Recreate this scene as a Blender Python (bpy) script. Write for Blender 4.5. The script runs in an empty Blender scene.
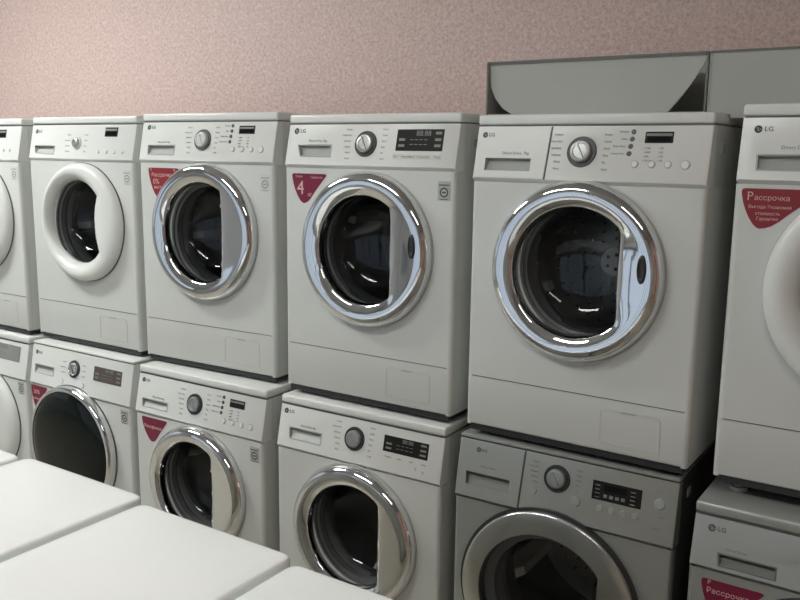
import bpy, bmesh, math, random
from mathutils import Vector, Matrix
random.seed(4)
sc = bpy.context.scene
COL = sc.collection
PI = math.pi

# ------------------------------------------------------------------ materials
def principled(name, col, rough=.5, metal=0., spec=.5, bump=None, coat=0., var=None):
    m = bpy.data.materials.new(name); m.use_nodes = True
    nt = m.node_tree; b = nt.nodes['Principled BSDF']
    b.inputs['Base Color'].default_value = (*col, 1)
    b.inputs['Roughness'].default_value = rough
    b.inputs['Metallic'].default_value = metal
    b.inputs['Specular IOR Level'].default_value = spec
    b.inputs['Coat Weight'].default_value = coat
    b.inputs['Coat Roughness'].default_value = .08
    if bump or var:
        tc = nt.nodes.new('ShaderNodeTexCoord')
        n = nt.nodes.new('ShaderNodeTexNoise')
        n.inputs['Scale'].default_value = (bump or var)[0]
        n.inputs['Detail'].default_value = 3
        nt.links.new(tc.outputs['Object'], n.inputs['Vector'])
    if bump:
        bp = nt.nodes.new('ShaderNodeBump'); bp.inputs['Strength'].default_value = bump[1]
        bp.inputs['Distance'].default_value = bump[2]
        nt.links.new(n.outputs['Fac'], bp.inputs['Height']); nt.links.new(bp.outputs['Normal'], b.inputs['Normal'])
    if var:
        r = nt.nodes.new('ShaderNodeValToRGB')
        r.color_ramp.elements[0].position = .35; r.color_ramp.elements[1].position = .65
        r.color_ramp.elements[0].color = (*[c*(1-var[1]) for c in col], 1)
        r.color_ramp.elements[1].color = (*[min(1, c*(1+var[1])) for c in col], 1)
        nt.links.new(n.outputs['Fac'], r.inputs['Fac']); nt.links.new(r.outputs['Color'], b.inputs['Base Color'])
    return m

M = {}
M['white'] = principled('white_enamel', (.625, .64, .615), .32, var=(4, .012))
M['white_plastic'] = principled('white_plastic', (.72, .735, .71), .28)
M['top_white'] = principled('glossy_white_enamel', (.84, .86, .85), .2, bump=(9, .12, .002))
M['silver'] = principled('silver_paint', (.39, .405, .385), .4, .5)
M['silver_plastic'] = principled('silver_plastic', (.41, .425, .405), .38, .45)
M['chrome'] = principled('chrome', (.74, .75, .765), .05, 1.)
M['satin'] = principled('satin_metal', (.60, .61, .60), .22, 1.)
M['knob'] = principled('brushed_knob', (.42, .43, .42), .38, .8)
M['joint'] = principled('joint_grey', (.17, .175, .17), .6)
M['white_paint'] = principled('pale_wall_paint', (.60, .61, .61), .7)
M['grey_plastic'] = principled('grey_plastic', (.42, .44, .42), .45)
M['dark_plastic'] = principled('dark_plastic', (.03, .032, .034), .35)
M['mid_dark'] = principled('charcoal_plastic', (.09, .095, .09), .4)
M['black_gloss'] = principled('black_gloss', (.006, .009, .008), .08, spec=.22)
M['display'] = principled('display_window', (.020, .019, .017), .35, spec=.1)
M['display_brown'] = principled('brown_display_window', (.10, .078, .072), .3, spec=.3)
M['display_grey'] = principled('grey_display_window', (.25, .26, .25), .25)
M['segment'] = principled('display_segment', (.21, .215, .205), .5)
M['print'] = principled('grey_print', (.24, .25, .24), .5)
M['print_light'] = principled('pale_print', (.42, .43, .41), .5)
M['print_dark'] = principled('dark_print', (.05, .05, .05), .5)
M['rubber'] = principled('grey_rubber', (.075, .08, .082), .42)
M['drum'] = principled('drum_steel', (.27, .28, .285), .42, 1.)
M['tag_red'] = principled('red_sticker', (.25, .020, .028), .35)
M['tag_magenta'] = principled('crimson_sticker', (.19, .011, .042), .35)
M['tag_text'] = principled('sticker_text', (.66, .42, .40), .5)
M['badge'] = principled('badge_foil', (.40, .42, .40), .3)
M['badge_pale'] = principled('pale_badge', (.58, .60, .57), .35)
M['box_grey'] = principled('grey_painted_board', (.42, .43, .40), .55, var=(3, .05))
M['box_edge'] = principled('dark_board_edge', (.16, .165, .15), .6)
M['wood'] = principled('brown_wood', (.50, .20, .07), .35, var=(6, .25))
M['floor'] = principled('beige_tile', (.42, .38, .31), .3, var=(2, .06))
M['ceiling'] = principled('white_ceiling', (.5, .5, .49), .8)
M['frame'] = principled('window_frame_white', (.7, .72, .72), .4)
M['foam'] = principled('pale_hub_plastic', (.85, .87, .86), .5)

def wallpaper():
    m = bpy.data.materials.new('pink_wallpaper'); m.use_nodes = True
    nt = m.node_tree; N = nt.nodes; L = nt.links; b = N['Principled BSDF']
    tc = N.new('ShaderNodeTexCoord')
    d = N.new('ShaderNodeTexNoise'); d.inputs['Scale'].default_value = 26; d.inputs['Detail'].default_value = 2
    mx = N.new('ShaderNodeVectorMath'); mx.operation = 'MULTIPLY_ADD'
    mx.inputs[1].default_value = (.05, .05, .05)
    L.new(tc.outputs['Object'], d.inputs['Vector']); L.new(d.outputs['Color'], mx.inputs[0]); L.new(tc.outputs['Object'], mx.inputs[2])
    v = N.new('ShaderNodeTexVoronoi'); v.feature = 'DISTANCE_TO_EDGE'; v.inputs['Scale'].default_value = 78
    L.new(mx.outputs[0], v.inputs['Vector'])
    r = N.new('ShaderNodeValToRGB'); r.color_ramp.elements[0].position = .03; r.color_ramp.elements[1].position = .22
    r.color_ramp.elements[0].color = (.78, .62, .57, 1); r.color_ramp.elements[1].color = (.56, .40, .375, 1)
    L.new(v.outputs['Distance'], r.inputs['Fac'])
    n2 = N.new('ShaderNodeTexNoise'); n2.inputs['Scale'].default_value = 75; n2.inputs['Detail'].default_value = 2
    L.new(tc.outputs['Object'], n2.inputs['Vector'])
    r2 = N.new('ShaderNodeValToRGB'); r2.color_ramp.elements[0].position = .40; r2.color_ramp.elements[1].position = .62
    r2.color_ramp.elements[0].color = (.54, .38, .355, 1); r2.color_ramp.elements[1].color = (.72, .555, .515, 1)
    L.new(n2.outputs['Fac'], r2.inputs['Fac'])
    mm = N.new('ShaderNodeMix'); mm.data_type = 'RGBA'; mm.inputs[0].default_value = .5
    L.new(r.outputs['Color'], mm.inputs[6]); L.new(r2.outputs['Color'], mm.inputs[7]); L.new(mm.outputs[2], b.inputs['Base Color'])
    bp = N.new('ShaderNodeBump'); bp.inputs['Strength'].default_value = .35; bp.inputs['Distance'].default_value = .002; bp.invert = True
    L.new(v.outputs['Distance'], bp.inputs['Height']); L.new(bp.outputs['Normal'], b.inputs['Normal'])
    b.inputs['Roughness'].default_value = .5
    return m
M['wallpaper'] = wallpaper()

def glass(name, tint, refl):
    m = bpy.data.materials.new(name); m.use_nodes = True
    nt = m.node_tree; N = nt.nodes; L = nt.links
    for n in list(N): N.remove(n)
    o = N.new('ShaderNodeOutputMaterial'); t = N.new('ShaderNodeBsdfTransparent'); g = N.new('ShaderNodeBsdfGlossy')
    t.inputs['Color'].default_value = (*tint, 1); g.inputs['Roughness'].default_value = .02
    g.inputs['Color'].default_value = (.95, .97, 1, 1)
    lw = N.new('ShaderNodeLayerWeight'); lw.inputs['Blend'].default_value = .5
    pw = N.new('ShaderNodeMath'); pw.operation = 'POWER'; pw.inputs[1].default_value = 4
    f = N.new('ShaderNodeMath'); f.operation = 'MULTIPLY_ADD'; f.inputs[1].default_value = refl; f.inputs[2].default_value = .028
    L.new(lw.outputs['Facing'], pw.inputs[0]); L.new(pw.outputs[0], f.inputs[0])
    x = N.new('ShaderNodeMixShader')
    L.new(f.outputs[0], x.inputs[0]); L.new(t.outputs[0], x.inputs[1]); L.new(g.outputs[0], x.inputs[2]); L.new(x.outputs[0], o.inputs[0])
    return m
M['glass'] = glass('smoked_door_glass', (.66, .68, .67), .30)
M['pane'] = glass('window_glass', (.95, .97, .98), .5)

def emit(name, col, s):
    m = bpy.data.materials.new(name); m.use_nodes = True
    nt = m.node_tree; b = nt.nodes['Principled BSDF']
    b.inputs['Base Color'].default_value = (.9, .9, .9, 1)
    b.inputs['Emission Color'].default_value = (*col, 1); b.inputs['Emission Strength'].default_value = s
    return m

# ------------------------------------------------------------------ mesh helpers
OFF = Vector((-.3, -.25, 0))          # corner coordinates -> centre-based coordinates of a machine
def build(name, bm, mat, parent=None, smooth=True, off=None, label=None, angle=32):
    if off is not None: bmesh.ops.translate(bm, vec=off, verts=bm.verts)
    bmesh.ops.recalc_face_normals(bm, faces=bm.faces) if smooth != 'keep' else None
    for f in bm.faces: f.smooth = bool(smooth)
    if smooth:
        for e in bm.edges:
            if len(e.link_faces) == 2 and e.calc_face_angle(0) > math.radians(angle): e.smooth = False
    me = bpy.data.meshes.new(name); bm.to_mesh(me); bm.free()
    me.materials.append(mat)
    o = bpy.data.objects.new(name, me); COL.objects.link(o)
    if parent: o.parent = parent
    if label: o['label'] = label
    return o

def box(bm, x0, x1, y0, y1, z0, z1, bev=0., seg=2, T=None):
    vs = [bm.verts.new((x, y, z)) for x in (x0, x1) for y in (y0, y1) for z in (z0, z1)]
    idx = [(0, 1, 3, 2), (4, 6, 7, 5), (0, 4, 5, 1), (2, 3, 7, 6), (0, 2, 6, 4), (1, 5, 7, 3)]
    fs = [bm.faces.new([vs[i] for i in q]) for q in idx]
    geo = list(vs)
    if bev:
        es = {e for f in fs for e in f.edges}
        r = bmesh.ops.bevel(bm, geom=list(es), offset=bev, segments=seg, affect='EDGES', profile=.5)
        geo = list({v for v in vs if v.is_valid} | set(r['verts']))
    if T is not None: bmesh.ops.transform(bm, matrix=T, verts=geo)
    return bm

def disc(bm, r, z0, z1, T, n=32, taper=1., sx=1.):
    a = [bm.verts.new((sx*r*math.cos(2*PI*i/n), r*math.sin(2*PI*i/n), z0)) for i in range(n)]
    b = [bm.verts.new((sx*r*taper*math.cos(2*PI*i/n), r*taper*math.sin(2*PI*i/n), z1)) for i in range(n)]
    for i in range(n): bm.faces.new((a[i], a[(i+1) % n], b[(i+1) % n], b[i]))
    bm.faces.new(b); bm.faces.new(a[::-1])
    bmesh.ops.transform(bm, matrix=T, verts=a+b)

def rings(bm, loops, close=True, cap=False):
    vs = [[bm.verts.new(p) for p in lp] for lp in loops]
    n = len(vs[0])
    for a, b in zip(vs, vs[1:]):
        for i in range(n if close else n-1):
            bm.faces.new((a[i], a[(i+1) % n], b[(i+1) % n], b[i]))
    if cap: bm.faces.new(vs[-1])
    return vs

def lathe_xz(bm, cx, cz, prof, n=64):
    rings(bm, [[(cx+r*math.cos(2*PI*i/n), y, cz+r*math.sin(2*PI*i/n)) for i in range(n)] for r, y in prof])

def polyplate(bm, pts, z0, z1, T):
    a = [bm.verts.new((x, y, z0)) for x, y in pts]; b = [bm.verts.new((x, y, z1)) for x, y in pts]
    n = len(a)
    for i in range(n): bm.faces.new((a[i], a[(i+1) % n], b[(i+1) % n], b[i]))
    bm.faces.new(b); bm.faces.new(a[::-1])
    bmesh.ops.transform(bm, matrix=T, verts=a+b)

def text_bm(s, size, T, align='LEFT', depth=.0004, sx=1.):
    c = bpy.data.curves.new('t', 'FONT'); c.body = s; c.size = size; c.align_x = align; c.align_y = 'CENTER'
    c.extrude = depth; c.resolution_u = 2; c.space_line = .9
    o = bpy.data.objects.new('t', c)
    COL.objects.link(o)
    dg = bpy.context.evaluated_depsgraph_get()
    me = bpy.data.meshes.new_from_object(o.evaluated_get(dg))
    bm = bmesh.new(); bm.from_mesh(me)
    bpy.data.objects.remove(o); bpy.data.curves.remove(c); bpy.data.meshes.remove(me)
    bmesh.ops.transform(bm, matrix=T @ Matrix.Scale(sx, 4, (1, 0, 0)), verts=bm.verts)
    return bm
def merge(dst, src):
    me = bpy.data.meshes.new('m'); src.to_mesh(me); src.free(); dst.from_mesh(me); bpy.data.meshes.remove(me)

def round_poly(pts, rads, seg=5):
    out = []; n = len(pts)
    for i in range(n):
        p = Vector(pts[i]); a = Vector(pts[i-1])-p; b = Vector(pts[(i+1) % n])-p
        r = rads[i]
        if r <= 0: out.append(tuple(p)); continue
        A = p+a.normalized()*min(r, a.length*.45); B = p+b.normalized()*min(r, b.length*.45)
        for k in range(seg+1):
            t = k/seg; q = A*(1-t)**2+p*2*t*(1-t)+B*t*t; out.append((q.x, q.y))
    return out

def smooth_curve(pts, n=4):
    out = []; N = len(pts)
    return pts

def top(o, label, cat, group=None, kind=None):
    if kind: o['kind'] = kind
    if label: o['label'] = label
    if cat: o['category'] = cat
    if group: o['group'] = group
    return o

# ------------------------------------------------------------------ washing machine
CX, CZ, RO, RI = .320, .468, .226, .158
LID = .036

def inner_radius(th, c0, bul, ri=RI):
    c, s = math.cos(th), math.sin(th)
    if c <= 0: return ri
    f = lambda R: R*c-(c0+bul*(R*s)**2)
    if f(ri) <= 0: return ri
    lo, hi = 0, ri
    for _ in range(30):
        m = (lo+hi)/2
        if f(m) > 0: hi = m
        else: lo = m
    return lo

def machine(cfg):
    g = cfg.get
    x, y, w = cfg['pos']; z0 = cfg['z']; H = g('H', .85); LID = g('lid', .029); hP = g('hP', .69); D = g('D', .50); foot = g('foot', .03)
    body = M[g('body', 'white')]; plast = M[g('plastic', 'white_plastic')]
    e = Vector((math.cos(w), math.sin(w), 0)); nn = Vector((-math.sin(w), math.cos(w), 0))
    root = bpy.data.objects.new('washing_machine', None)
    p = Vector((x, y, 0))+e*.3+nn*.25
    root.location = (p.x, p.y, z0); root.rotation_euler = (0, 0, w); COL.objects.link(root)
    root.empty_display_size = .1
    top(root, cfg['label'], 'washing machine', g('group'))
    B = lambda name, bm, mat, parent=None, smooth=True, label=None, angle=32: build(name, bm, mat, parent or root, smooth, OFF, label, angle)
    seam = .153; base = .015; zt = H-LID
    # slanted control panel plane
    ya, za, yb, zb = -.005, hP+.008, .023, zt
    ang = math.atan2(yb-ya, zb-za)
    def P(px, pz, lift=0.):          # frame on the control panel: x right, y up the panel, z outward
        yy = ya+(yb-ya)*(pz-za)/(zb-za)
        ca, sa = math.cos(ang), math.sin(ang)
        n = Vector((0, -ca, sa)); u = Vector((0, sa, ca))
        o = Vector((px, yy, pz))+n*lift
        return Matrix(((1, u.x, n.x, o.x), (0, u.y, n.y, o.y), (0, u.z, n.z, o.z), (0, 0, 0, 1)))
    def F(px, pz, yy=0., lift=0.):   # frame on the flat front
        return Matrix(((1, 0, 0, px), (0, 0, -1, yy-lift), (0, 1, 0, pz), (0, 0, 0, 1)))

    # --- cabinet: sides, back, bottom, inner front return
    bm = bmesh.new()
    r = .010
    prof = [(.0, r)]+[(r-r*math.cos(a), r-r*math.sin(a)) for a in (.5, 1.0)]+[(r+.004, .001)]
    left = [(px, py) for px, py in prof]; right = [(.6-px, py) for px, py in prof]
    path = left[::-1]+[(0, D-.01), (.01, D), (.59, D), (.6, D-.01)]+right
    # open path around the machine (front left -> back -> front right)
    up_ = [(a, max(b, .034)) for a, b in path]
    rings(bm, [[(a, b, z) for a, b in path] for z in (base, hP-.003)]+[[(a, b, z) for a, b in up_] for z in (hP-.003, zt)], close=False)
    vb = [bm.verts.new((a, b, base)) for a, b in [(0, r), (0, D), (.6, D), (.6, r)]]; bm.faces.new(vb)
    B('cabinet', bm, M['mid_dark'] if g('body') == 'silver' else body)
    # side clip / transport hole cover near the top of the right side
    bm = bmesh.new(); box(bm, .5995, .6025, .10, .128, zt-.062, zt-.04, .001, 1); B('side_cap', bm, M['grey_plastic'])
    # --- front sheet with round opening
    bm = bmesh.new(); n = 72; z1f = hP-.002; x0f, x1f = .013, .587; yf = .0
    cxh, czh = (g('cx', CX), g('cz', CZ)) if g('door') == 'silver' else (CX, CZ)
    angs = sorted(set([2*PI*i/n for i in range(n)]+[math.atan2(zz-czh, xx-cxh) % (2*PI) for xx in (x0f, x1f) for zz in (seam+.0015, z1f)]))
    outer = []; inner = []; lip = []
    RH = max(.176, g('ri', RI)+.004)
    for a in angs:
        c, s = math.cos(a), math.sin(a)
        t = min([((x1f if c > 0 else x0f)-cxh)/c if abs(c) > 1e-9 else 9, ((z1f if s > 0 else seam+.0015)-czh)/s if abs(s) > 1e-9 else 9])
        outer.append((cxh+t*c, yf, czh+t*s)); inner.append((cxh+RH*c, yf, czh+RH*s)); lip.append((cxh+(RH-.006)*c, .02, czh+(RH-.006)*s))
    edge = [(a, b+.008, c) for a, b, c in outer]
    rings(bm, [edge, outer, inner, lip])
    # rounded shoulders of the front sheet
    for sgn in (0, 1):
        pr = [(x0f, 0.), (.009, .0002), (.005, .0014), (.002, .004), (.0, .008), (-.0006, .013), (-.0006, .022)]
        if sgn: pr = [(.6-a, b) for a, b in pr]
        rings(bm, [[(a, b, z) for a, b in pr] for z in (seam+.0015, z1f)], close=False)
    B('front_panel', bm, body)
    # --- kick plate with rounded shoulders
    bm = bmesh.new()
    pr = [(-.0006, .022), (-.0006, .013), (.0, .008), (.002, .004), (.005, .0014), (.009, .0002), (x0f, 0.)]; pr += [(.6-a, b) for a, b in pr[::-1]]
    zs = [(base, .01), (base+.004, .003), (base+.012, 0), (seam-.0015, 0), (seam-.0015, .006)]
    rings(bm, [[(a, b+dy, z) for a, b in pr] for z, dy in zs], close=False)
    kp = B('kick_plate', bm, body)
    bm = bmesh.new(); box(bm, .004, .596, .004, .0045, seam-.004, seam+.004); B('seam', bm, M['mid_dark'], label='seam line above the kick plate')
    # filter flap: raised outline at lower right
    if g('flap', True):
        bm = bmesh.new()
        pts = round_poly([(.381, .040), (.532, .040), (.532, .128), (.381, .128)], [.002, .002, .016, .016])
        a = [(px, -.0012, pz) for px, pz in pts]
        cxm, czm = .4565, .084
        ins = [(cxm+(px-cxm)*.985, -.0012, czm+(pz-czm)*.975) for px, pz in pts]
        ins2 = [(p_[0], .0002, p_[2]) for p_ in ins]; out0 = [(p_[0], .001, p_[2]) for p_ in a]
        rings(bm, [out0, a, ins, ins2])
        fl = B('filter_flap', bm, body, kp)
        bm = bmesh.new(); disc(bm, .011, 0, .001, F(.4565, .1215, 0, .0012), 20, sx=1.); B('finger_notch', bm, M['grey_plastic'], kp) if g('notch') else bm.free()
        if not g('notch'):
            bm = bmesh.new(); box(bm, .437, .472, -.0016, 0, .1235, .1265); B('finger_notch', bm, M['grey_plastic'], kp)
    # --- lid
    bm = bmesh.new(); box(bm, -.0008, .6008, .029-.006, D+.002, zt+.002, H, .007, 3)
    B('lid', bm, plast)
    bm = bmesh.new(); box(bm, .003, .597, .028, D-.01, zt-.002, zt+.003); B('lid_gap', bm, M['joint'], label='joint line below the lid')
    # --- control panel with a real pocket for the drawer grip
    quad = g('drawer', [(.040, .728), (.165, .728), (.165, .760), (.040, .760)])
    def pp(px, pz, lift=0.):
        return P(px, pz, lift) @ Vector((0, 0, 0))
    bm = bmesh.new()
    outerq = [pp(.006, za), pp(.594, za), pp(.594, zb-.001), pp(.006, zb-.001)]
    innerq = [pp(*q) for q in quad]
    # split the front face so that the hole is bridged cleanly
    vo = [bm.verts.new(q) for q in outerq]; vi = [bm.verts.new(q) for q in innerq]
    for i in range(4): bm.faces.new((vo[i], vo[(i+1) % 4], vi[(i+1) % 4], vi[i]))
    back = [bm.verts.new(Vector(q)+Vector((-.007 if q.x < .3 else .007, .010, .0))) for q in outerq]
    mid = [bm.verts.new(Vector(q)+Vector((-.005 if q.x < .3 else .005, .003, -.003 if i < 2 else 0))) for i, q in enumerate(outerq)]
    for i in (0, 1, 3):
        j = (i+1) % 4
        bm.faces.new((vo[j], vo[i], mid[i], mid[j]))
    bm.faces.new((vo[3], vo[2], mid[2], mid[3])) if False else None
    # sides and underside running back to the cabinet
    sideL = [bm.verts.new((-.001, .045, za-.006)), bm.verts.new((-.001, .045, zb-.001))]
    sideR = [bm.verts.new((.601, .045, za-.006)), bm.verts.new((.601, .045, zb-.001))]
    for v in back: bm.verts.remove(v)
    bm.faces.new((mid[0], mid[3], sideL[1], sideL[0])); bm.faces.new((mid[2], mid[1], sideR[0], sideR[1]))
    u0 = [bm.verts.new((.004, .012, za-.014)), bm.verts.new((.596, .012, za-.014))]
    bm.faces.new((mid[1], mid[0], u0[0], u0[1]))
    bm.faces.new((u0[0], mid[0], sideL[0])); bm.faces.new((mid[1], u0[1], sideR[0]))
    pan = B('control_panel', bm, plast, angle=50)
    # detergent drawer: pocket, and (where the photo shows it) a proud drawer front
    dep = .015
    cxq = sum(q[0] for q in quad)/4; czq = sum(q[1] for q in quad)/4
    bm = bmesh.new()
    l0 = [pp(*q) for q in quad]; l0b = [pp(q[0], q[1], .0012) for q in quad]
    rim = [pp(cxq+(q[0]-cxq)*1.03+(.002 if q[0] > cxq else -.002), czq+(q[1]-czq)+(.003 if q[1] > czq else -.003), .0002) for q in quad]
    l1 = [pp(cxq+(q[0]-cxq)*.97, czq+(q[1]-czq)*.8+.002, -dep if q[1] > czq else -dep*.35) for q in quad]
    rings(bm, [rim, l0b, l0, l1], cap=True)
    dr = B('detergent_drawer', bm, M[g('pocket_mat', 'grey_plastic')])
    if g('drawer_front'):
        sx = g('drawer_front')
        bm = bmesh.new(); l = .0022
        oq = [(.007, za+.001), (sx-.006, za+.001), (sx, zb-.003), (.007, zb-.003)]
        a = [bm.verts.new(pp(*q, l)) for q in oq]; b = [bm.verts.new(pp(q[0], q[1], l)) for q in quad]
        c = [bm.verts.new(pp(*q, -.001)) for q in oq]; d_ = [bm.verts.new(pp(q[0], q[1], -.001)) for q in quad]
        for i in range(4):
            j = (i+1) % 4
            bm.faces.new((a[i], a[j], b[j], b[i])); bm.faces.new((a[j], a[i], c[i], c[j])); bm.faces.new((b[i], b[j], d_[j], d_[i]))
        B('drawer_front', bm, plast, dr)
        bm = bmesh.new()
        polyplate(bm, [(sx-.0055, -.0), (sx-.0015, 0), (sx+.0045, (zb-za)/math.cos(ang)-.002), (sx+.0005, (zb-za)/math.cos(ang)-.002)], 0, .0006, P(0, za, .0002))
        B('drawer_gap', bm, M['mid_dark'], dr)
    # --- logo: round emblem + two letters
    lx, lz = g('logo', (.030, .805)); lm = M['print_dark' if body.name == 'white_enamel' else 'mid_dark']
    bm = bmesh.new(); s = g('logo_size', .0085)
    ll = .0023 if g('drawer_front') else 0
    T = P(lx+s, lz, .0004+ll)
    # dark round emblem with a pale bar, hook and dot on it
    disc(bm, s*.98, -.0002, .0002, T, 28)
    fb = bmesh.new(); Tf = T @ Matrix.Translation((0, 0, .0003))
    box(fb, -s*.12, s*.06, -s*.45, s*.45, 0, .0003, T=Tf); box(fb, s*.06, s*.34, -s*.45, -s*.28, 0, .0003, T=Tf); box(fb, s*.30, s*.9, -s*.08, s*.08, 0, .0003, T=Tf)
    disc(fb, s*.14, 0, .0003, Tf @ Matrix.Translation((-s*.42, s*.32, 0)), 10)
    lg = B('logo', bm, lm, smooth=False)
    B('emblem_marks', fb, M['badge'], lg, smooth=False)
    merge_bm = text_bm('LG', s*1.75, P(lx+2.45*s, lz, .0006+ll), sx=1.05)
    B('lettering', merge_bm, lm, lg, smooth=False)
    # --- small print above drawer
    if g('drive_text', True):
        tx, tz, tsz, twd = g('dtext', (.083, .772, .011, 'Direct Drive 7kg'))
        B('printed_caption', text_bm(twd, tsz, P(tx, tz, .0004+(.0022 if g('drawer_front') else 0))), M['print'], smooth=False)
    # --- control knob
    kx, kz = g('knob', (.295, .768)); kr = g('knob_r', .036)
    if kr:
        T = P(kx, kz)
        bm = bmesh.new(); disc(bm, kr, 0, .004, T, 40, .97); kb = B('knob_bezel', bm, M[g('bezel', 'dark_plastic')])
        kn = bmesh.new()
        pr = [(kr*.72, .004), (kr*.70, .010), (kr*.64, .013), (kr*.5, .014), (kr*.46, .0125), (0.0001, .013)]
        nn_ = 40
        lp = [[tuple(T @ Vector((a*math.cos(2*PI*i/nn_), a*math.sin(2*PI*i/nn_), b))) for i in range(nn_)] for a, b in pr]
        rings(kn, lp)
        box(kn, -.0022, .0022, -kr*.6, kr*.6,   .011, .0155, .0008, 1, T @ Matrix.Rotation(.5, 4, 'Z'))
        B('control_knob', kn, M[g('knob_mat', 'knob')])
    # --- tiny programme captions around the knob
    words_l = ['Cotton', 'Cotton Eco', 'Synthetic', 'Delicate', 'Wool', 'Rinse']
    words_r = ['Duvet', 'Quick', 'Hand', 'Baby', 'Bio', 'Dark']
    nl = g('rows', 6); ph = g('text_h', .0072); sp = g('text_sp', .0165)
    bm = bmesh.new()
    for i in range(nl):
        zz = kz+((nl-1)/2-i)*sp
        merge(bm, text_bm(words_l[i], ph, P(kx-kr-.016, zz, .0004), 'RIGHT'))
        merge(bm, text_bm(words_r[i], ph, P(kx+kr+.016, zz, .0004), 'LEFT'))
    B('programme_captions', bm, M[g('cap_mat', 'print_light')], smooth=False)
    # --- display
    if g('disp'):
        a, b, c, d_ = g('disp')
        bm = bmesh.new(); w_ = (b-a); h_ = (d_-c)/math.cos(ang)
        box(bm, 0, w_, 0, h_, -.002, .0014, .0008, 1, P(a, c)); dsp = B('display', bm, M[g('disp_mat', 'display')])
        st = g('disp_style', 'big')
        T = P(a, c, .0017)
        if st == 'big':
            bm = bmesh.new(); merge(bm, text_bm('88:88', h_*.36, T @ Matrix.Translation((w_*.42, h_*.80, 0)), sx=1.))
            for (u, v) in [(.83, .82), (.83, .52), (.83, .24), (.06, .52), (.06, .24)]:
                box(bm, w_*u, w_*(u+.13), h_*(v-.06), h_*(v+.06), 0, .0003, T=T)
            B('display_digits', bm, M['segment'], dsp, smooth=False)
            bm = bmesh.new()
            for i in range(4):
                box(bm, w_*(.3+.1*i), w_*(.37+.1*i), h_*.5, h_*.53, 0, .0003, T=T); box(bm, w_*(.3+.1*i), w_*(.37+.1*i), h_*.28, h_*.31, 0, .0003, T=T)
            B('display_symbols', bm, M['segment'], dsp, smooth=False)
        elif st == 'small':
            bm = bmesh.new(); box(bm, .003, w_-.003, h_*.62, h_*.84, 0, .0003, T=T); B('display_band', bm, M['segment'], dsp, smooth=False)
            bm = bmesh.new(); box(bm, .006, w_-.006, h_*.12, h_*.52, 0, .0002, T=T); B('display_digits', bm, M['black_gloss'], dsp, smooth=False)
        elif st == 'busy':
            bm = bmesh.new()
            for cc in (.06, .78):
                for rr in range(4): box(bm, w_*cc, w_*(cc+.10), h_*(.12+.21*rr), h_*(.17+.21*rr), 0, .0003, T=T)
            for cc in range(4): box(bm, w_*(.24+.12*cc), w_*(.32+.12*cc), h_*.18, h_*.36, 0, .0003, T=T)
            B('display_symbols', bm, M['satin'], dsp, smooth=False)
            bm = bmesh.new(); box(bm, w_*.24, w_*.7, h_*.52, h_*.86, 0, .0003, T=T); B('display_digits', bm, M['black_gloss'], dsp, smooth=False)
    if g('strip'):
        a, b, c, d_ = g('strip'); bm = bmesh.new()
        box(bm, 0, b-a, 0, d_-c, -.001, .0008, .0005, 1, P(a, c)); sb = B('button_strip', bm, M['badge_pale'])
        bm = bmesh.new()
        for i, t in enumerate(['Pre', 'Intensive', 'Rinse', 'Crease', 'Spin', 'Temp']):
            merge(bm, text_bm(t, (d_-c)*.62, P(a+.003+(b-a)*i/6, (c+d_)/2, .001)))
        B('button_captions', bm, M['print'], sb, smooth=False)
    if g('options'):      # dark LEDs with captions, small captions under the display, four round buttons
        (ox, oz, ox2, oz2) = g('options')
        for i in range(4):
            t = i/3; bm = bmesh.new(); disc(bm, g('led_r', .0062), 0, .002, P(ox+(ox2-ox)*t, oz+(oz2-oz)*t), 16, .8); B('option_button', bm, M['mid_dark'])
        bm = bmesh.new()
        for i, t_ in enumerate(['Prewash', 'Extra', 'Medic Rinse', 'Crease Care']):
            t = i/3; merge(bm, text_bm(t_, .0066, P(ox+(ox2-ox)*t-.011, oz+(oz2-oz)*t, .0004), 'RIGHT'))
        a, b, c, d_ = g('disp')
        for i, (t1, t2) in enumerate([('1200', '95'), ('1000', '60'), ('800', '40'), ('No Spin', '30')]):
            for t_, xx in ((t1, a+.004), (t2, a+.04)):
                box(bm, -.004, -.002, -.001, .001, 0, .0003, T=P(xx, c-.012-i*.0095, .0003))
                merge(bm, text_bm(t_, .0062, P(xx, c-.012-i*.0095, .0004)))
        B('option_captions', bm, M['print'], smooth=False)
    for bx, bz, br in g('buttons', []):
        bm = bmesh.new(); disc(bm, br, 0, .0035, P(bx, bz), 24, .86)
        bt = B('push_button', bm, plast)
        bm = bmesh.new(); disc(bm, br*1.13, 0, .0008, P(bx, bz), 24, 1.); B('button_rim', bm, M['grey_plastic'], bt)
    if g('button_text'):
        bm = bmesh.new()
        for t_, bx, bz in g('button_text'): merge(bm, text_bm(t_, .0062, P(bx, bz, .0004), 'CENTER'))
        B('button_captions', bm, M['print'], smooth=False)
    # --- badge at the upper right of the front
    if g('badge'):
        bx0, bx1, bz0, bz1 = .546, .586, g('badgez', .620), g('badgez', .620)+.052
        bm = bmesh.new(); box(bm, bx0, bx1, -.0008, .001, bz0, bz1, .0003, 1); bd = B('badge', bm, M[g('badge')])
        bm = bmesh.new(); nseg = 24
        T = F((bx0+bx1)/2, (bz0+bz1)/2-.004, 0, .001)
        R1, R2 = .0135, .0095
        a_ = [bm.verts.new(T @ Vector((R1*math.cos(2*PI*i/nseg), R1*math.sin(2*PI*i/nseg), 0))) for i in range(nseg)]
        b_ = [bm.verts.new(T @ Vector((R2*math.cos(2*PI*i/nseg), R2*math.sin(2*PI*i/nseg), 0))) for i in range(nseg)]
        for i in range(nseg): bm.faces.new((a_[i], a_[(i+1) % nseg], b_[(i+1) % nseg], b_[i]))
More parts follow.
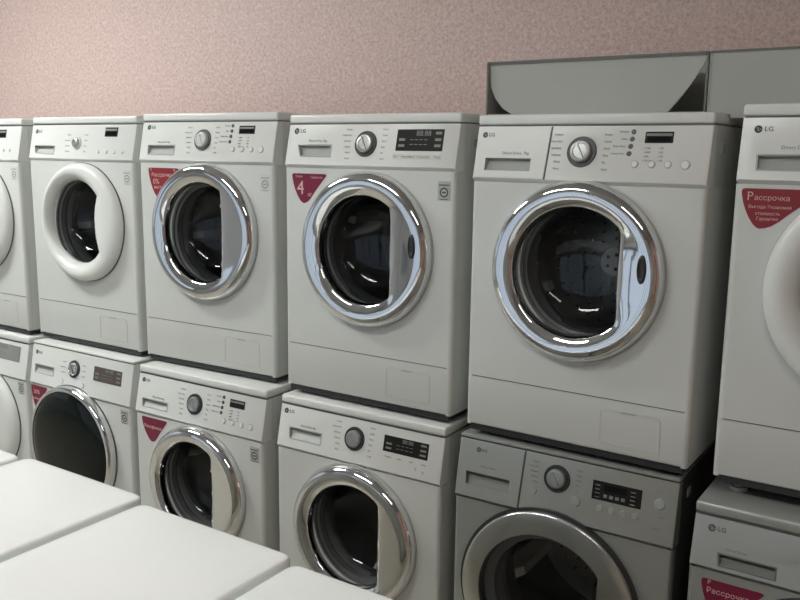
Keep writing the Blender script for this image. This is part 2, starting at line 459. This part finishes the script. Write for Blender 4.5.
        box(bm, -.006, .006, -.002, .002, 0, .0003, T=T); box(bm, -.016, .016, .0185, .0215, 0, .0003, T=T); box(bm, -.012, .012, -.0195, -.0175, 0, .0003, T=T)
        B('badge_print', bm, M['print_dark' if g('badge') == 'badge' else 'print'], bd, smooth=False)
    # --- shield shaped sticker
    if g('tag'):
        tx0, tx1, tz1, tz0, txm = g('tagbox')
        W_ = tx1-tx0; Hh = tz1-tz0; xm = (txm-tx0)
        wr = W_-xm
        pts = [(0, Hh*.93), (W_*.015, Hh*.985), (W_*.05, Hh), (W_*.94, Hh), (xm+wr*.99, Hh*.98), (xm+wr*.98, Hh*.93)]
        pts += [(xm+wr*f_, Hh*v_) for f_, v_ in ((.85, .79), (.67, .60), (.49, .40), (.33, .20), (.21, .08), (.10, .02), (0, 0))]
        pts += [(xm*f_, Hh*v_) for f_, v_ in ((.84, .03), (.66, .11), (.44, .27), (.25, .46), (.11, .65), (.03, .82))]
        bm = bmesh.new(); polyplate(bm, pts[::-1], 0, .0007, F(tx0, tz0, 0, .0001))
        tg = B('shield_sticker', bm, M[g('tag')], smooth=False, label=g('tag_label'))
        bm = bmesh.new()
        for s_, sz, u, v, al in g('tag_text'):
            merge(bm, text_bm(s_, sz, F(tx0+W_*u, tz0+Hh*v, 0, .0011), al))
        B('sticker_text', bm, M['tag_text'], tg, smooth=False)
    # --- door
    kind = g('door', 'chrome'); c0, bul = g('chord', (.082, .25)); n = 96
    ths = [2*PI*i/n for i in range(n)]
    cz, cx, ro = g('cz', CZ), g('cx', CX), g('ro', RO)
    def ring(rad, yy): return [(cx+rad*math.cos(t), yy, cz+rad*math.sin(t)) for t in ths]
    ri = g('ri', RI); gx = g('gx', 0)
    def lerpring(r1, t, yy):
        out = []
        for th in ths:
            R = r1*(1-t)+inner_radius(th, c0, bul, ri)*t
            out.append((cx+gx*t+R*math.cos(th), yy, cz+R*math.sin(th)))
        return out
    bm = bmesh.new(); box_none = None
    lathe_xz(bm, cx, cz, [(ro+g('gapw', .0025), .0), (ro+g('gapw', .0025), -.010 if g('gapw') else -.004), (ro-.006, -.011 if g('gapw') else -.006), (ro-.006, .0)], 72)
    dm = {'chrome': M['chrome'], 'white': M['white_plastic'], 'silver': M['satin'], 'dark': M['chrome'], 'grey': M[g('door_mat', 'white_plastic')]}[kind]
    droot = None
    if kind == 'chrome':
        bm2 = bmesh.new()
        rings(bm2, [ring(ro, -.003), ring(ro, -.013), ring(ro-.0015, -.020), ring(ro-.005, -.0275), ring(ro-.010, -.0335), ring(ro-.016, -.0375), ring(ro-.023, -.0395), ring(ro-.031, -.0400), ring(ro-.038, -.0392),
                    lerpring(ro-.043, .03, -.0380), lerpring(ro-.043, .35, -.0350), lerpring(ro-.043, .7, -.031), lerpring(ro-.043, .93, -.0275), lerpring(ro-.043, 1., -.020), lerpring(ro-.043, 1.03, -.002)])
    elif kind in ('white', 'grey'):
        bm2 = bmesh.new()
        prof = [(0, -.003), (0, -.014), (.02, -.021), (.06, -.028), (.13, -.034), (.24, -.038), (.36, -.040), (.48, -.040), (.60, -.038), (.74, -.033), (.88, -.024), (.97, -.013), (1., -.004), (1.01, .01)]
        rings(bm2, [lerpring(ro, t, yy) for t, yy in prof])
    elif kind == 'silver':
        bm2 = bmesh.new()
        prof = [(0, -.003), (0, -.014), (.02, -.018), (.05, -.0205), (.10, -.022), (.5, -.026), (.9, -.030), (.97, -.030), (1., -.026), (1.01, .0)]
        rings(bm2, [lerpring(ro, t, yy) for t, yy in prof])
    else:
        bm2 = bmesh.new()
        rings(bm2, [ring(ro, -.003), ring(ro, -.022), ring(ro-.002, -.030), ring(ro-.007, -.036), ring(ro-.013, -.038), ring(ro-.017, -.036), ring(ro-.018, -.030)])
    droot = B('door', bm2, dm, angle=50)
    B('door_gap', bm, M['dark_plastic' if kind == 'silver' else 'mid_dark' if kind in ('white', 'dark') else 'grey_plastic'], droot)
    if kind == 'dark':
        bm = bmesh.new()
        prof = [(ro-.0175, -.033), (ro-.03, -.040), (ro-.05, -.046), (ro-.09, -.053), (.07, -.058), (.0005, -.060)]
        rings(bm, [ring(a, b) for a, b in prof]); B('door_glass', bm, M['black_gloss'], droot)
        bm = bmesh.new()   # curved grip line on the glass
        for s_ in (0,):
            l_, h_ = [], []
            for i in range(20):
                a = -.75+1.3*i/19
                for lst, rr in ((l_, .142), (h_, .147)): lst.append(bm.verts.new((cx+rr*math.cos(a), -.0515, cz+rr*math.sin(a))))
            for i in range(19): bm.faces.new((l_[i], l_[i+1], h_[i+1], h_[i]))
        B('handle', bm, M['satin'], droot, smooth=False)
    else:
        y0 = {'chrome': -.012, 'white': .0, 'grey': 0., 'silver': -.016}[kind]
        bm = bmesh.new()
        loops = []
        for t, yy in [(1.0, y0), (.97, .022), (.93, .045), (.86, .066), (.76, .080), (.6, .089), (.4, .094), (.2, .096), (.02, .0965)]:
            lp = []
            for th in ths:
                R = inner_radius(th, c0, bul, ri); R2 = min(R, ri)
                # towards the centre the bowl becomes round again
                k = max(0, (t-.7)/.3); Rm = (R*k+min(ri*.9, R*1.0+0)*(1-k))
                lp.append((cx+gx+Rm*t*math.cos(th), yy, cz+Rm*t*math.sin(th)))
            loops.append(lp)
        rings(bm, loops); B('door_glass', bm, M['glass'], droot, angle=80)
        if g('grip', kind == 'chrome'):
            bm = bmesh.new()
            hx = cx+ro-.046
            pr = [(1.0, .0), (.9, -.0022), (.78, -.0028), (.66, -.0015), (.5, .0005), (.02, .001)]
            rings(bm, [[(hx+.011*s_*math.cos(2*PI*i/32), -.0415+yy, cz+.026+.034*s_*math.sin(2*PI*i/32)) for i in range(32)] for s_, yy in pr])
            B('handle', bm, M['dark_plastic'], droot, angle=60)
    # --- gasket, drum
    if kind != 'dark':
        bm = bmesh.new()
        lathe_xz(bm, cxh, czh, [(RH-.0005, .003), (RH-.004, -.0012), (RH-.009, .001), (.168, .008), (.160, .012), (.158, .03), (.163, .04), (.157, .052), (.156, .075), (.160, .085), (.175, .09)])
        B('door_gasket', bm, M['rubber'])
        bm = bmesh.new(); dd = g('drum_depth', min(.40, D-.06))
        lathe_xz(bm, CX, CZ, [(.176, .092), (.18, .10), (.225, .108), (.232, .12), (.232, dd), (.20, dd+.012), (.12, dd-.004), (.05, dd-.02), (.0008, dd-.022)])
        dm_ = B('drum', bm, M['drum'])
        for k in range(3):
            a = g('drum_rot', .4)+k*2*PI/3
            bm = bmesh.new()
            T = Matrix.Translation((CX, 0, CZ)) @ Matrix.Rotation(a, 4, 'Y')
            vs = []
            for yy, h in ((.125, .018), (.16, .05), (dd-.04, .05), (dd-.01, .02)):
                vs.append([(-.026, yy, .231), (-.012, yy, .231-h), (.012, yy, .231-h), (.026, yy, .231)])
            rings(bm, vs, close=False); bmesh.ops.transform(bm, matrix=T, verts=bm.verts)
            B('drum_lifter', bm, M['foam'] if g('pale_lifter') else M['grey_plastic'], dm_)
        bm = bmesh.new(); hr = .04
        Td = Matrix(((1, 0, 0, CX), (0, 0, -1, dd-.0225), (0, 1, 0, CZ), (0, 0, 0, 1)))
        disc(bm, hr, 0, .006, Td, 32, .9); hb = B('drum_hub', bm, M['foam'] if g('hub', False) else M['drum'], dm_)
        # perforation dots on the drum back and hub
        bm = bmesh.new()
        for rr, cnt in ((.062, 10), (.085, 14), (.108, 18), (.14, 24), (.17, 28)):
            for i in range(cnt):
                a = 2*PI*(i+.5*(cnt % 4 == 2))/cnt
                yy = dd-.02+(.018 if rr > .1 else .006)
                disc(bm, .0032, 0, .012, Matrix(((1, 0, 0, CX+rr*math.cos(a)), (0, 0, -1, yy+.004), (0, 1, 0, CZ+rr*math.sin(a)), (0, 0, 0, 1))), 8)
        if g('hub'):
            for i in range(5): disc(bm, .005, 0, .0016, Td @ Matrix.Translation((.02*math.cos(i*1.257), .02*math.sin(i*1.257), .0055)), 12)
        B('drum_holes', bm, M['dark_plastic'], dm_, smooth=False)
    # --- dark slab under the cabinet, painting in the shade of the gap there
    bm = bmesh.new(); box(bm, .008, .592, .009, D-.01, base-min(.017, foot-.004), base+.004, .002, 1); B('gap_shade', bm, M['dark_plastic'])
    # --- feet
    for fx in (.05, .55):
        for fy in (.06, D-.06):
            bm = bmesh.new(); T = Matrix.Translation((fx, fy, 0))
            zb_ = base-foot
            disc(bm, .021, zb_, zb_+.010, T, 20, .95); disc(bm, .011, zb_+.010, base+.002, T, 14)
            B('foot', bm, M['grey_plastic'] if g('foot_light') else M['dark_plastic'])
    return root

STK = [('Рассрочка', .0165, .05, .80, 'LEFT')]
top_geo = dict
UP = 'washing machines on the upper tier'; LO = 'washing machines on the lower tier'
BIG = (.401, .553, .748, .804)
def small_opts(dz=0):
    return dict(options=(.418, .803+dz, .413, .752+dz), disp=(.447, .513, .777+dz, .803+dz), disp_style='small',
                buttons=[(.430, .728+dz, .008), (.470, .728+dz, .008), (.508, .728+dz, .008), (.548, .728+dz, .010)])
# lower-tier lid heights
Lh = dict(L1=.842, L2=.8403, L3=.840, L4=.837, L5=.8352, L6=.8203)
B0 = .865
def up(k, H, low, **kw):
    # upper machine: its feet stand on the lid of the lower one (rig zero is .85)
    return dict(z=low, H=.85+H+.85-low, foot=.015+.85-low, dz=.85-low, **kw)

# the machine builder measures from its own floor; shift every height feature by dz for the upper ones
def shift(cfg):
    return cfg

machines = []
def add(pos, z, Hx, **kw):
    machine(dict(pos=pos, z=z, H=Hx, **kw))

# upper tier: origin z = .85 keeps all heights, feet reach down to the lid below
add((-2.6185, .017, .006), .85, .858, foot=.015+.85-Lh['L1'], group=UP, hP=.69, D=.44, door='white', chord=(.075, 2.2),
    label='white front loader at the left edge, upper tier, only its right side in view', badge='badge_pale', knob_r=.028, bezel='badge_pale',
    disp=(.437, .506, .783, .815), disp_style='small', buttons=[(.50, .735, .006), (.54, .735, .006)], drawer=[(.040, .728), (.160, .722), (.160, .756), (.036, .756)])
add((-1.9723, .0371, .0106), .85, .8618, foot=.015+.85-Lh['L2'], group=UP, hP=.70, D=.44, door='white', chord=(.092, 3.5), cx=.322, cz=.474, ro=.219, ri=.155, gx=-.026,
    label='white front loader with a plain white door ring and round glass, upper tier', badge='badge_pale', knob=(.287, .765), knob_r=.024, bezel='badge_pale',
    disp=(.438, .507, .789, .822), disp_style='small', drawer=[(.044, .728), (.154, .724), (.156, .754), (.036, .754)], logo=(.028, .808), drive_text=False,
    buttons=[(.413, .735, .006), (.458, .735, .006), (.50, .735, .006), (.545, .735, .006)], rows=4, text_sp=.02)
add((-1.3326, .039, .0382), .85, .8676, foot=.015+.85-Lh['L3'], group=UP, hP=.703, D=.44, cz=.474, cx=.304, ro=.229, ri=.165, chord=(.088, .25), grip=False,
    label='white front loader with chrome door and red sticker full of small lines, upper tier', badge='badge_pale', knob=(.294, .779), bezel='mid_dark', knob_mat='badge_pale',
    **small_opts(.022), drawer=[(.045, .730), (.166, .730), (.168, .760), (.043, .760)], logo=(.027, .821), dtext=(.085, .771, .0085, 'Direct Drive 5kg'),
    tag='tag_red', tag_label='red shield sticker', tagbox=(.044, .190, .684, .584, .086),
    tag_text=[('Рассрочка', .019, .10, .76, 'LEFT'), ('0%', .026, .14, .53, 'LEFT'), ('выгодно', .0165, .17, .34, 'LEFT'), ('%', .012, .82, .93, 'LEFT'), ('P', .013, .07, .93, 'LEFT')])
add((-.6617, .0355, .0002), .85, .8559, foot=.015+.85-Lh['L4'], group=UP, hP=.700, D=.46, cz=.466, cx=.308, ri=.157, chord=(.093, .25),
    label='white front loader with chrome door and crimson number 4 sticker, upper tier', badge='badge', knob=(.297, .770), knob_r=.038,
    disp=(.401, .553, .752, .811), strip=(.395, .552, .729, .743), drawer=[(.062, .733), (.172, .733), (.172, .765), (.047, .765)], logo=(.024, .807), logo_size=.0095,
    dtext=(.085, .778, .010, 'Direct Drive 7kg'), tag='tag_magenta', tag_label='crimson shield sticker with a large 4', tagbox=(.029, .161, .681, .592, .074), drum_rot=.9,
    tag_text=[('4', .058, .14, .50, 'LEFT'), ('кг', .018, .46, .30, 'LEFT'), ('Узкая', .010, .10, .90, 'LEFT'), ('Гарантия', .010, .55, .88, 'LEFT')])
add((.0, .0195, -.0137), .85, .847, foot=.015+.85-Lh['L5'], group=UP, hP=.678, D=.50, drawer_front=.208, cz=.461, cx=.298, ro=.224, ri=.160, chord=(.113, .25),
    label='white front loader with wide split drawer front and chrome door, under the grey box', knob=(.295, .755), knob_r=.038,
    **small_opts(0), drawer=[(.034, .705), (.163, .705), (.163, .737), (.034, .737)], logo=(.018, .795), logo_size=.0075, dtext=(.081, .749, .0105, 'Direct Drive  7kg'),
    notch=False, hub=True, drum_depth=.235, drum_rot=.1, cap_mat='print')
add((.6591, .0161, .0155), .85, .8627, foot=.015+.85-Lh['L6'], group=UP, hP=.692, D=.50, door='grey', chord=(.082, .25), cx=.318, cz=.47, ro=.242, ri=.165, foot_light=True,
    label='white front loader at the right edge, upper tier, with large red sticker', knob=(.295, .770),
    disp=BIG, drawer=[(.042, .722), (.163, .722), (.163, .752), (.040, .752)], logo=(.026, .808), logo_size=.0085, dtext=(.085, .769, .011, 'Direct Drive'),
    tag='tag_red', tag_label='red shield sticker with pale text', tagbox=(.014, .176, .681, .594, .056),
    tag_text=[('P', .027, .07, .80, 'LEFT'), ('ассрочка', .0160, .165, .77, 'LEFT'), ('0%', .010, .80, .87, 'LEFT'), ('Выгода Экономия', .0100, .10, .545, 'LEFT'), ('стоимость', .0100, .19, .38, 'LEFT'), ('Гарантия', .0100, .21, .25, 'LEFT')])
# lower tier, standing on the floor
add((-2.60, -.022, .004), 0, Lh['L1'], foot=.015, group=LO, hP=.665, D=.50, door='white', chord=(.075, .5), ro=.225,
    label='white front loader at the left edge, lower tier, with grey display panel', badge='badge', badgez=.607,
    disp=(.31, .552, .735, .798), disp_mat='display_grey', disp_style='big', knob=(.22, .76), rows=4)
add((-1.9528, -.0308, .004), 0, Lh['L2'], foot=.015, group=LO, hP=.672, D=.50, door='dark', cx=.272, cz=.460, ro=.242, lid=.010,
    label='white front loader with an all-dark glass door, lower tier', badge='badge', badgez=.607, knob=(.272, .766), knob_r=.034, knob_mat='chrome',
    disp=(.388, .545, .742, .795), disp_mat='display_brown', disp_style='big', drawer=[(.034, .722), (.148, .722), (.148, .752), (.032, .752)], logo=(.026, .800), drive_text=False,
    buttons=[(.205, .712, .009), (.330, .712, .009)], tag='tag_magenta', tag_label='crimson shield sticker', tagbox=(.006, .110, .667, .578, .030), rows=3, text_sp=.02,
    tag_text=[('20%', .024, .14, .70, 'LEFT'), ('Скидка', .012, .12, .40, 'LEFT')])
add((-1.3121, -.0373, .013), 0, .840, foot=.015, group=LO, hP=.672, D=.50, cz=.455, cx=.305, ro=.218, ri=.163, chord=(.082, .25), grip=False,
    label='white front loader with chrome door and small display, lower tier', badge='badge', badgez=.601, knob=(.290, .746),
    **small_opts(-.013), drawer=[(.040, .700), (.160, .700), (.160, .726), (.034, .726)], logo=(.021, .790), dtext=(.083, .738, .0085, 'Direct Drive 5kg'),
    tag='tag_magenta', tag_label='crimson shield sticker with one line of text', tagbox=(.032, .160, .662, .574, .082), tag_text=[('Рассрочка', .017, .09, .62, 'LEFT')], drum_rot=.7)
add((-.6617, -.0156, .0116), 0, .837, foot=.015, group=LO, hP=.672, D=.50, cz=.450, cx=.303, ro=.222, ri=.160, chord=(.098, .25), grip=False,
    label='white front loader with chrome door and wide black display, lower tier', knob=(.296, .750), knob_r=.036,
    disp=(.400, .552, .736, .782), strip=None, drawer=[(.052, .708), (.170, .708), (.172, .740), (.048, .740)], logo=(.017, .788), dtext=(.09, .752, .0085, 'Direct Drive 6kg'),
    buttons=[(.515, .705, .004), (.54, .7, .004)], button_text=[('Prewash', .42, .722), ('Rinse', .46, .722), ('Spin', .50, .722), ('Temp', .54, .722)], drum_rot=1.2, pale_lifter=True)
add((-.0131, -.009, .0098), 0, .8352, foot=.015, group=LO, hP=.662, D=.50, body='silver', plastic='silver_plastic', door='silver', chord=(.14, .4), ro=.245, ri=.185, cx=.283, cz=.436, gapw=.008, lid=.010,
    label='silver front loader with brushed door ring, lower tier', drawer_front=.196, knob=(.292, .770), knob_r=.036, cap_mat='print', text_sp=.013, text_h=.006,
    disp=(.388, .514, .742, .789), disp_style='busy', drawer=[(.033, .702), (.162, .702), (.162, .737), (.030, .737)], logo=(.055, .800), logo_size=.007, dtext=(.073, .757, .0085, 'Direct Drive'),
    buttons=[(.230, .727, .0115), (.349, .725, .0125), (.413, .722, .008), (.443, .722, .008), (.473, .722, .008), (.503, .722, .008), (.559, .765, .013)], pocket_mat='joint',
    button_text=[('Power', .555, .795), ('Start', .565, .735), ('Inverter', .555, .706)], pale_lifter=True, drum_rot=.2)
add((.6425, -.0714, -.003), 0, .8203, foot=.015, group=LO, hP=.672, D=.50, body='silver', plastic='silver_plastic', door='silver', ro=.23, cx=.30, cz=.44,
    label='silver front loader at the right edge, lower tier, with red sticker', knob=(.296, .750), disp=(.40, .53, .72, .765), disp_style='busy',
    drawer=[(.066, .690), (.182, .690), (.182, .714), (.062, .714)], logo=(.032, .766), logo_size=.0085, dtext=(.075, .727, .009, 'Direct Drive'), pocket_mat='joint',
    tag='tag_magenta', tag_label='crimson shield sticker', tagbox=(.030, .165, .650, .555, .075), tag_text=[('Рассрочка', .018, .09, .72, 'LEFT'), ('P', .015, .10, .92, 'LEFT')])

# ------------------------------------------------------------------ slim top loaders in front
def top_loader(x0, x1, yb, label):
    root = bpy.data.objects.new('washing_machine', None); COL.objects.link(root)
    W = x1-x0; D = .62; root.location = ((x0+x1)/2, yb-D/2, 0)
    top(root, label, 'washing machine', 'slim white machines in the foreground')
    off = Vector((-W/2, -D/2, 0))
    B = lambda n, bm, m, p=None, **k: build(n, bm, m, p or root, True, off, **k)
    bm = bmesh.new(); box(bm, .004, W-.004, .004, D-.004, .015, .812, .012, 3); B('cabinet', bm, M['white'])
    bm = bmesh.new(); box(bm, .008, W-.008, .008, D-.008, .810, .817); B('lid_gap', bm, M['mid_dark'])
    bm = bmesh.new()
    # lid: rounded plan with a soft crown
    def loop(ins, z):
        pts = round_poly([(ins, ins), (W-ins, ins), (W-ins, D-ins), (ins, D-ins)], [.024]*4, 6)
        return [(a, b, z) for a, b in pts]
    rings(bm, [loop(.006, .815), loop(0, .818), loop(0, .843), loop(.001, .8465), loop(.0035, .849), loop(.008, .8502), loop(.02, .8506), loop(.05, .8508)], cap=True)
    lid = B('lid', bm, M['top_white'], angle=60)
    bm = bmesh.new(); box(bm, W*.3, W*.7, -.006, .004, .822, .834, .003, 2); B('handle', bm, M['white_plastic'], lid)
    bm = bmesh.new(); box(bm, .012, W-.012, .000, .006, .03, .12, .002, 1); B('kick_plate', bm, M['white_plastic'])
    for fx in (.05, W-.05):
        for fy in (.06, D-.06):
            bm = bmesh.new(); disc(bm, .02, 0, .017, Matrix.Translation((fx, fy, 0)), 18, .9); B('foot', bm, M['dark_plastic'])
top_loader(-1.205, -.785, -.812, 'slim white machine in the foreground, farthest left, mostly cut off by the frame')
top_loader(-.768, -.345, -.803, 'slim white machine in the foreground, second from the left, its plain lid seen whole')
top_loader(-.322, .103, -.828, 'slim white machine in the foreground, the broad blank lid at bottom centre')
top_loader(.120, .540, -.850, 'slim white machine in the foreground, farthest right, only a lid sliver at the bottom edge')

# ------------------------------------------------------------------ grey boxes on the upper machines
def grey_box(name, x0, x1, y0, y1, z0, z1, label, gussets=True):
    root = bpy.data.objects.new(name, None); COL.objects.link(root); root.location = ((x0+x1)/2, (y0+y1)/2, z0)
    top(root, label, 'box', 'grey boxes on top of the machines')
    off = -Vector(((x0+x1)/2, (y0+y1)/2, z0)); t = .006
    B = lambda n, bm, m, **k: build(n, bm, m, root, False, off, **k)
    yb, il, ir = y1-.02, .030, .075   # back panel leans: top edge forward, lower edge back and inset
    bm = bmesh.new(); box(bm, x0, x1, y0+.007, y1, z0, z0+t); B('base', bm, M['box_grey'])
    bm = bmesh.new(); box(bm, x0+t*.5, x1-t*.5, y0+.004, y0+.12, z1-.006, z1-.0015); B('top_shade_panel', bm, M['box_grey'])  # unseen half-depth top board, added to shade the hollow inside
    bm = bmesh.new(); box(bm, x0, x0+t*.5, y0, y1, z0+t, z1); B('side_panel', bm, M['box_grey'])
    bm = bmesh.new(); box(bm, x1-t*.5, x1, y0, y1, z0+t, z1); B('side_panel', bm, M['box_grey'])
    bm = bmesh.new(); box(bm, x0+t*.5, x1-t*.5, y1-t, y1, z0+t, z1); B('back_panel', bm, M['box_grey'])
    bm = bmesh.new(); box(bm, x0, x1, y0-.0015, y0+.003, z1-.003, z1+.0015); gussets and box(bm, x0-.001, x0+.004, y0-.0015, y0+.003, z0, z1); box(bm, x1-.004, x1+.001, y0-.0015, y0+.003, z0, z1)
    B('edging', bm, M['box_edge'], label='dark edge strip')
    if gussets:
        # upright front board, its lower corners cut away in a curve so that the hollow behind shows
        zt = z1-.003; zl = z0+t; h = zt-zl
        pts = [(x0+.002, zt), (x0+.003, zl+h*.82), (x0+.008, zl+h*.55), (x0+.022, zl+h*.32), (x0+.045, zl+h*.12), (x0+.072, zl), (x1-.090, zl), (x1-.056, zl+h*.30), (x1-.030, zl+h*.58), (x1-.011, zl+h*.83), (x1-.002, zt)]
        bm = bmesh.new(); polyplate(bm, pts, 0, .004, Matrix(((1, 0, 0, 0), (0, 0, -1, y0+.012), (0, 1, 0, 0), (0, 0, 0, 1))))
        B('front_panel', bm, M['box_grey'])
    else:
        bm = bmesh.new(); box(bm, x0, .655, y0+.002, y0+.006, 1.699, z1-.003); box(bm, .606, .655, y0+.002, y0+.006, 1.688, 1.699); box(bm, .655, x1-.003, y0+.002, y0+.006, z0+.001, z1-.003); B('front_panel', bm, M['box_grey'])
grey_box('display_box', -.035, .548, .15, .34, 1.6975, 1.8405, 'grey board box with cut away lower front corners, above the machine with split drawer front')
grey_box('storage_box', .5515, 1.20, .15, .34, 1.7130, 1.8405, 'plain grey board box at the right, touching the cut-cornered one, cut by the frame', gussets=False)

# ------------------------------------------------------------------ room
def struct(name, bm, m, parent=None):
    o = build(name, bm, m, parent, False)
    if not parent: o['kind'] = 'structure'
    return o
XL, XR, YB, YF, ZC = -5.2, 3.2, .68, -4.4, 2.85
bm = bmesh.new(); box(bm, XL-.1, XR+.1, YF-.1, YB+.1, -.08, 0); struct('floor', bm, M['floor'])
bm = bmesh.new(); box(bm, XL-.1, XR+.1, YF-.1, YB+.1, ZC, ZC+.08); struct('ceiling', bm, M['ceiling'])
bm = bmesh.new(); box(bm, XL, XR, YB, YB+.1, 0, ZC); struct('wall_back', bm, M['wallpaper'])
# left wall with a window opening
wy0, wy1, wz0, wz1 = -3.3, -1.4, .95, 2.25
bm = bmesh.new()
box(bm, XL-.1, XL, YF, wy0, 0, ZC); box(bm, XL-.1, XL, wy1, YB, 0, ZC); box(bm, XL-.1, XL, wy0, wy1, 0, wz0); box(bm, XL-.1, XL, wy0, wy1, wz1, ZC)
struct('wall_left', bm, M['white_paint'])
bm = bmesh.new()
for a, b, c, d_ in ((wy0, wy0+.05, wz0, wz1), (wy1-.05, wy1, wz0, wz1), (wy0, wy1, wz0, wz0+.05), (wy0, wy1, wz1-.05, wz1), ((wy0+wy1)/2-.03, (wy0+wy1)/2+.03, wz0, wz1)):
    box(bm, XL-.07, XL-.02, a, b, c, d_)
wf = struct('window_1', bm, M['frame'])
bm = bmesh.new(); box(bm, XL-.05, XL-.045, wy0+.04, wy1-.04, wz0+.04, wz1-.04); build('pane', bm, M['pane'], wf, False)
bm = bmesh.new(); box(bm, XR, XR+.1, YF, YB, 0, ZC); struct('wall_right', bm, M['wallpaper'])
bm = bmesh.new()
for a, b, c, d_ in ((XL, -4.9, 0, ZC), (.5, XR, 0, ZC), (-4.9, .5, 0, .12), (-4.9, .5, 2.3, ZC)): box(bm, a, b, YF-.1, YF, c, d_)
struct('wall_front', bm, M['white_paint'])
fx0, fx1, fz0, fz1 = -4.9, .5, .12, 2.3
bm = bmesh.new()
for a, b, c, d_ in [(fx0, fx1, fz0, fz0+.06), (fx0, fx1, fz1-.06, fz1)]+[(fx0+(fx1-fx0-.06)*k/6, fx0+(fx1-fx0-.06)*k/6+.06, fz0, fz1) for k in range(7)]+[(fx0, fx1, 1.75, 1.79)]:
    box(bm, a, b, YF-.07, YF-.02, c, d_)
wf = struct('added_window', bm, M['mid_dark'])  # unseen glazing, added so the chrome door rings reflect bluish daylight
bm = bmesh.new(); box(bm, fx0+.04, fx1-.04, YF-.05, YF-.045, fz0+.04, fz1-.04); build('pane', bm, M['pane'], wf, False)
bm = bmesh.new(); box(bm, XR-.05, XR, -2.3, -1.3, 0, 2.1, .004, 1)
dr = struct('door_1', bm, M['wood'])
bm = bmesh.new(); box(bm, XR-.10, XR-.05, -1.42, -1.39, .98, 1.12, .004, 1); build('door_handle', bm, M['satin'], dr)

# ceiling lamps
def lamp(x, y, L, W, s, label, tone=(.97, 1, .96)):
    root = bpy.data.objects.new('ceiling_lamp', None); COL.objects.link(root); root.location = (x, y, ZC)
    top(root, label, 'lamp', 'ceiling lamps')
    bm = bmesh.new(); box(bm, -L/2-.02, L/2+.02, -W/2-.02, W/2+.02, -.04, 0, .004, 1); build('housing', bm, M['frame'], root, False)
    bm = bmesh.new(); box(bm, -L/2, L/2, -W/2, W/2, -.055, -.041, .004, 1); build('diffuser', bm, emit('lamp_glow', tone, s), root, False)
lamp(-2.7, -.85, 1.2, .30, 44, 'long ceiling lamp nearest the back wall')
lamp(-.9, -1.75, 1.2, .30, 22, 'long ceiling lamp above the slim machines', (1, .985, .95))
lamp(1.3, -1.9, 1.2, .30, 11, 'added long ceiling lamp brightening the right of the room', (1, .95, .88))  # unseen lamp added to lift the right-hand machines and wall

# ------------------------------------------------------------------ world: pale sky outside the window
w = bpy.data.worlds.new('World'); sc.world = w; w.use_nodes = True
nt = w.node_tree; bg = nt.nodes['Background']
bg.inputs['Color'].default_value = (.80, .88, 1., 1); bg.inputs['Strength'].default_value = .75

# ------------------------------------------------------------------ camera
cam = bpy.data.cameras.new('camera'); co = bpy.data.objects.new('camera', cam); COL.objects.link(co); sc.camera = co
rt = Vector((0.8344758922306119, 0.550883860418802, 0.013302541712088776))
upv = Vector((-0.10555546080939461, 0.13610810261100048, 0.9850546325442816))
fw = Vector((-0.5408401149870823, 0.8234084993086428, -0.17172773010509518))
# re-orthogonalise
rt = (fw.cross(Vector((0, 0, 1)))).normalized()*0+rt
mt = Matrix((rt, upv, -fw)).transposed().to_4x4(); mt.translation = Vector((1.0816535865904047, -1.968117720265358, 1.5991562695490036))
co.matrix_world = mt
cam.sensor_width = 36; cam.lens = 849.8234/800*36; cam.clip_start = .05

vs = sc.view_settings
vs.view_transform = 'Standard'; vs.look = 'None'; vs.gamma = 1; vs.use_curve_mapping = False; vs.exposure = 0.08
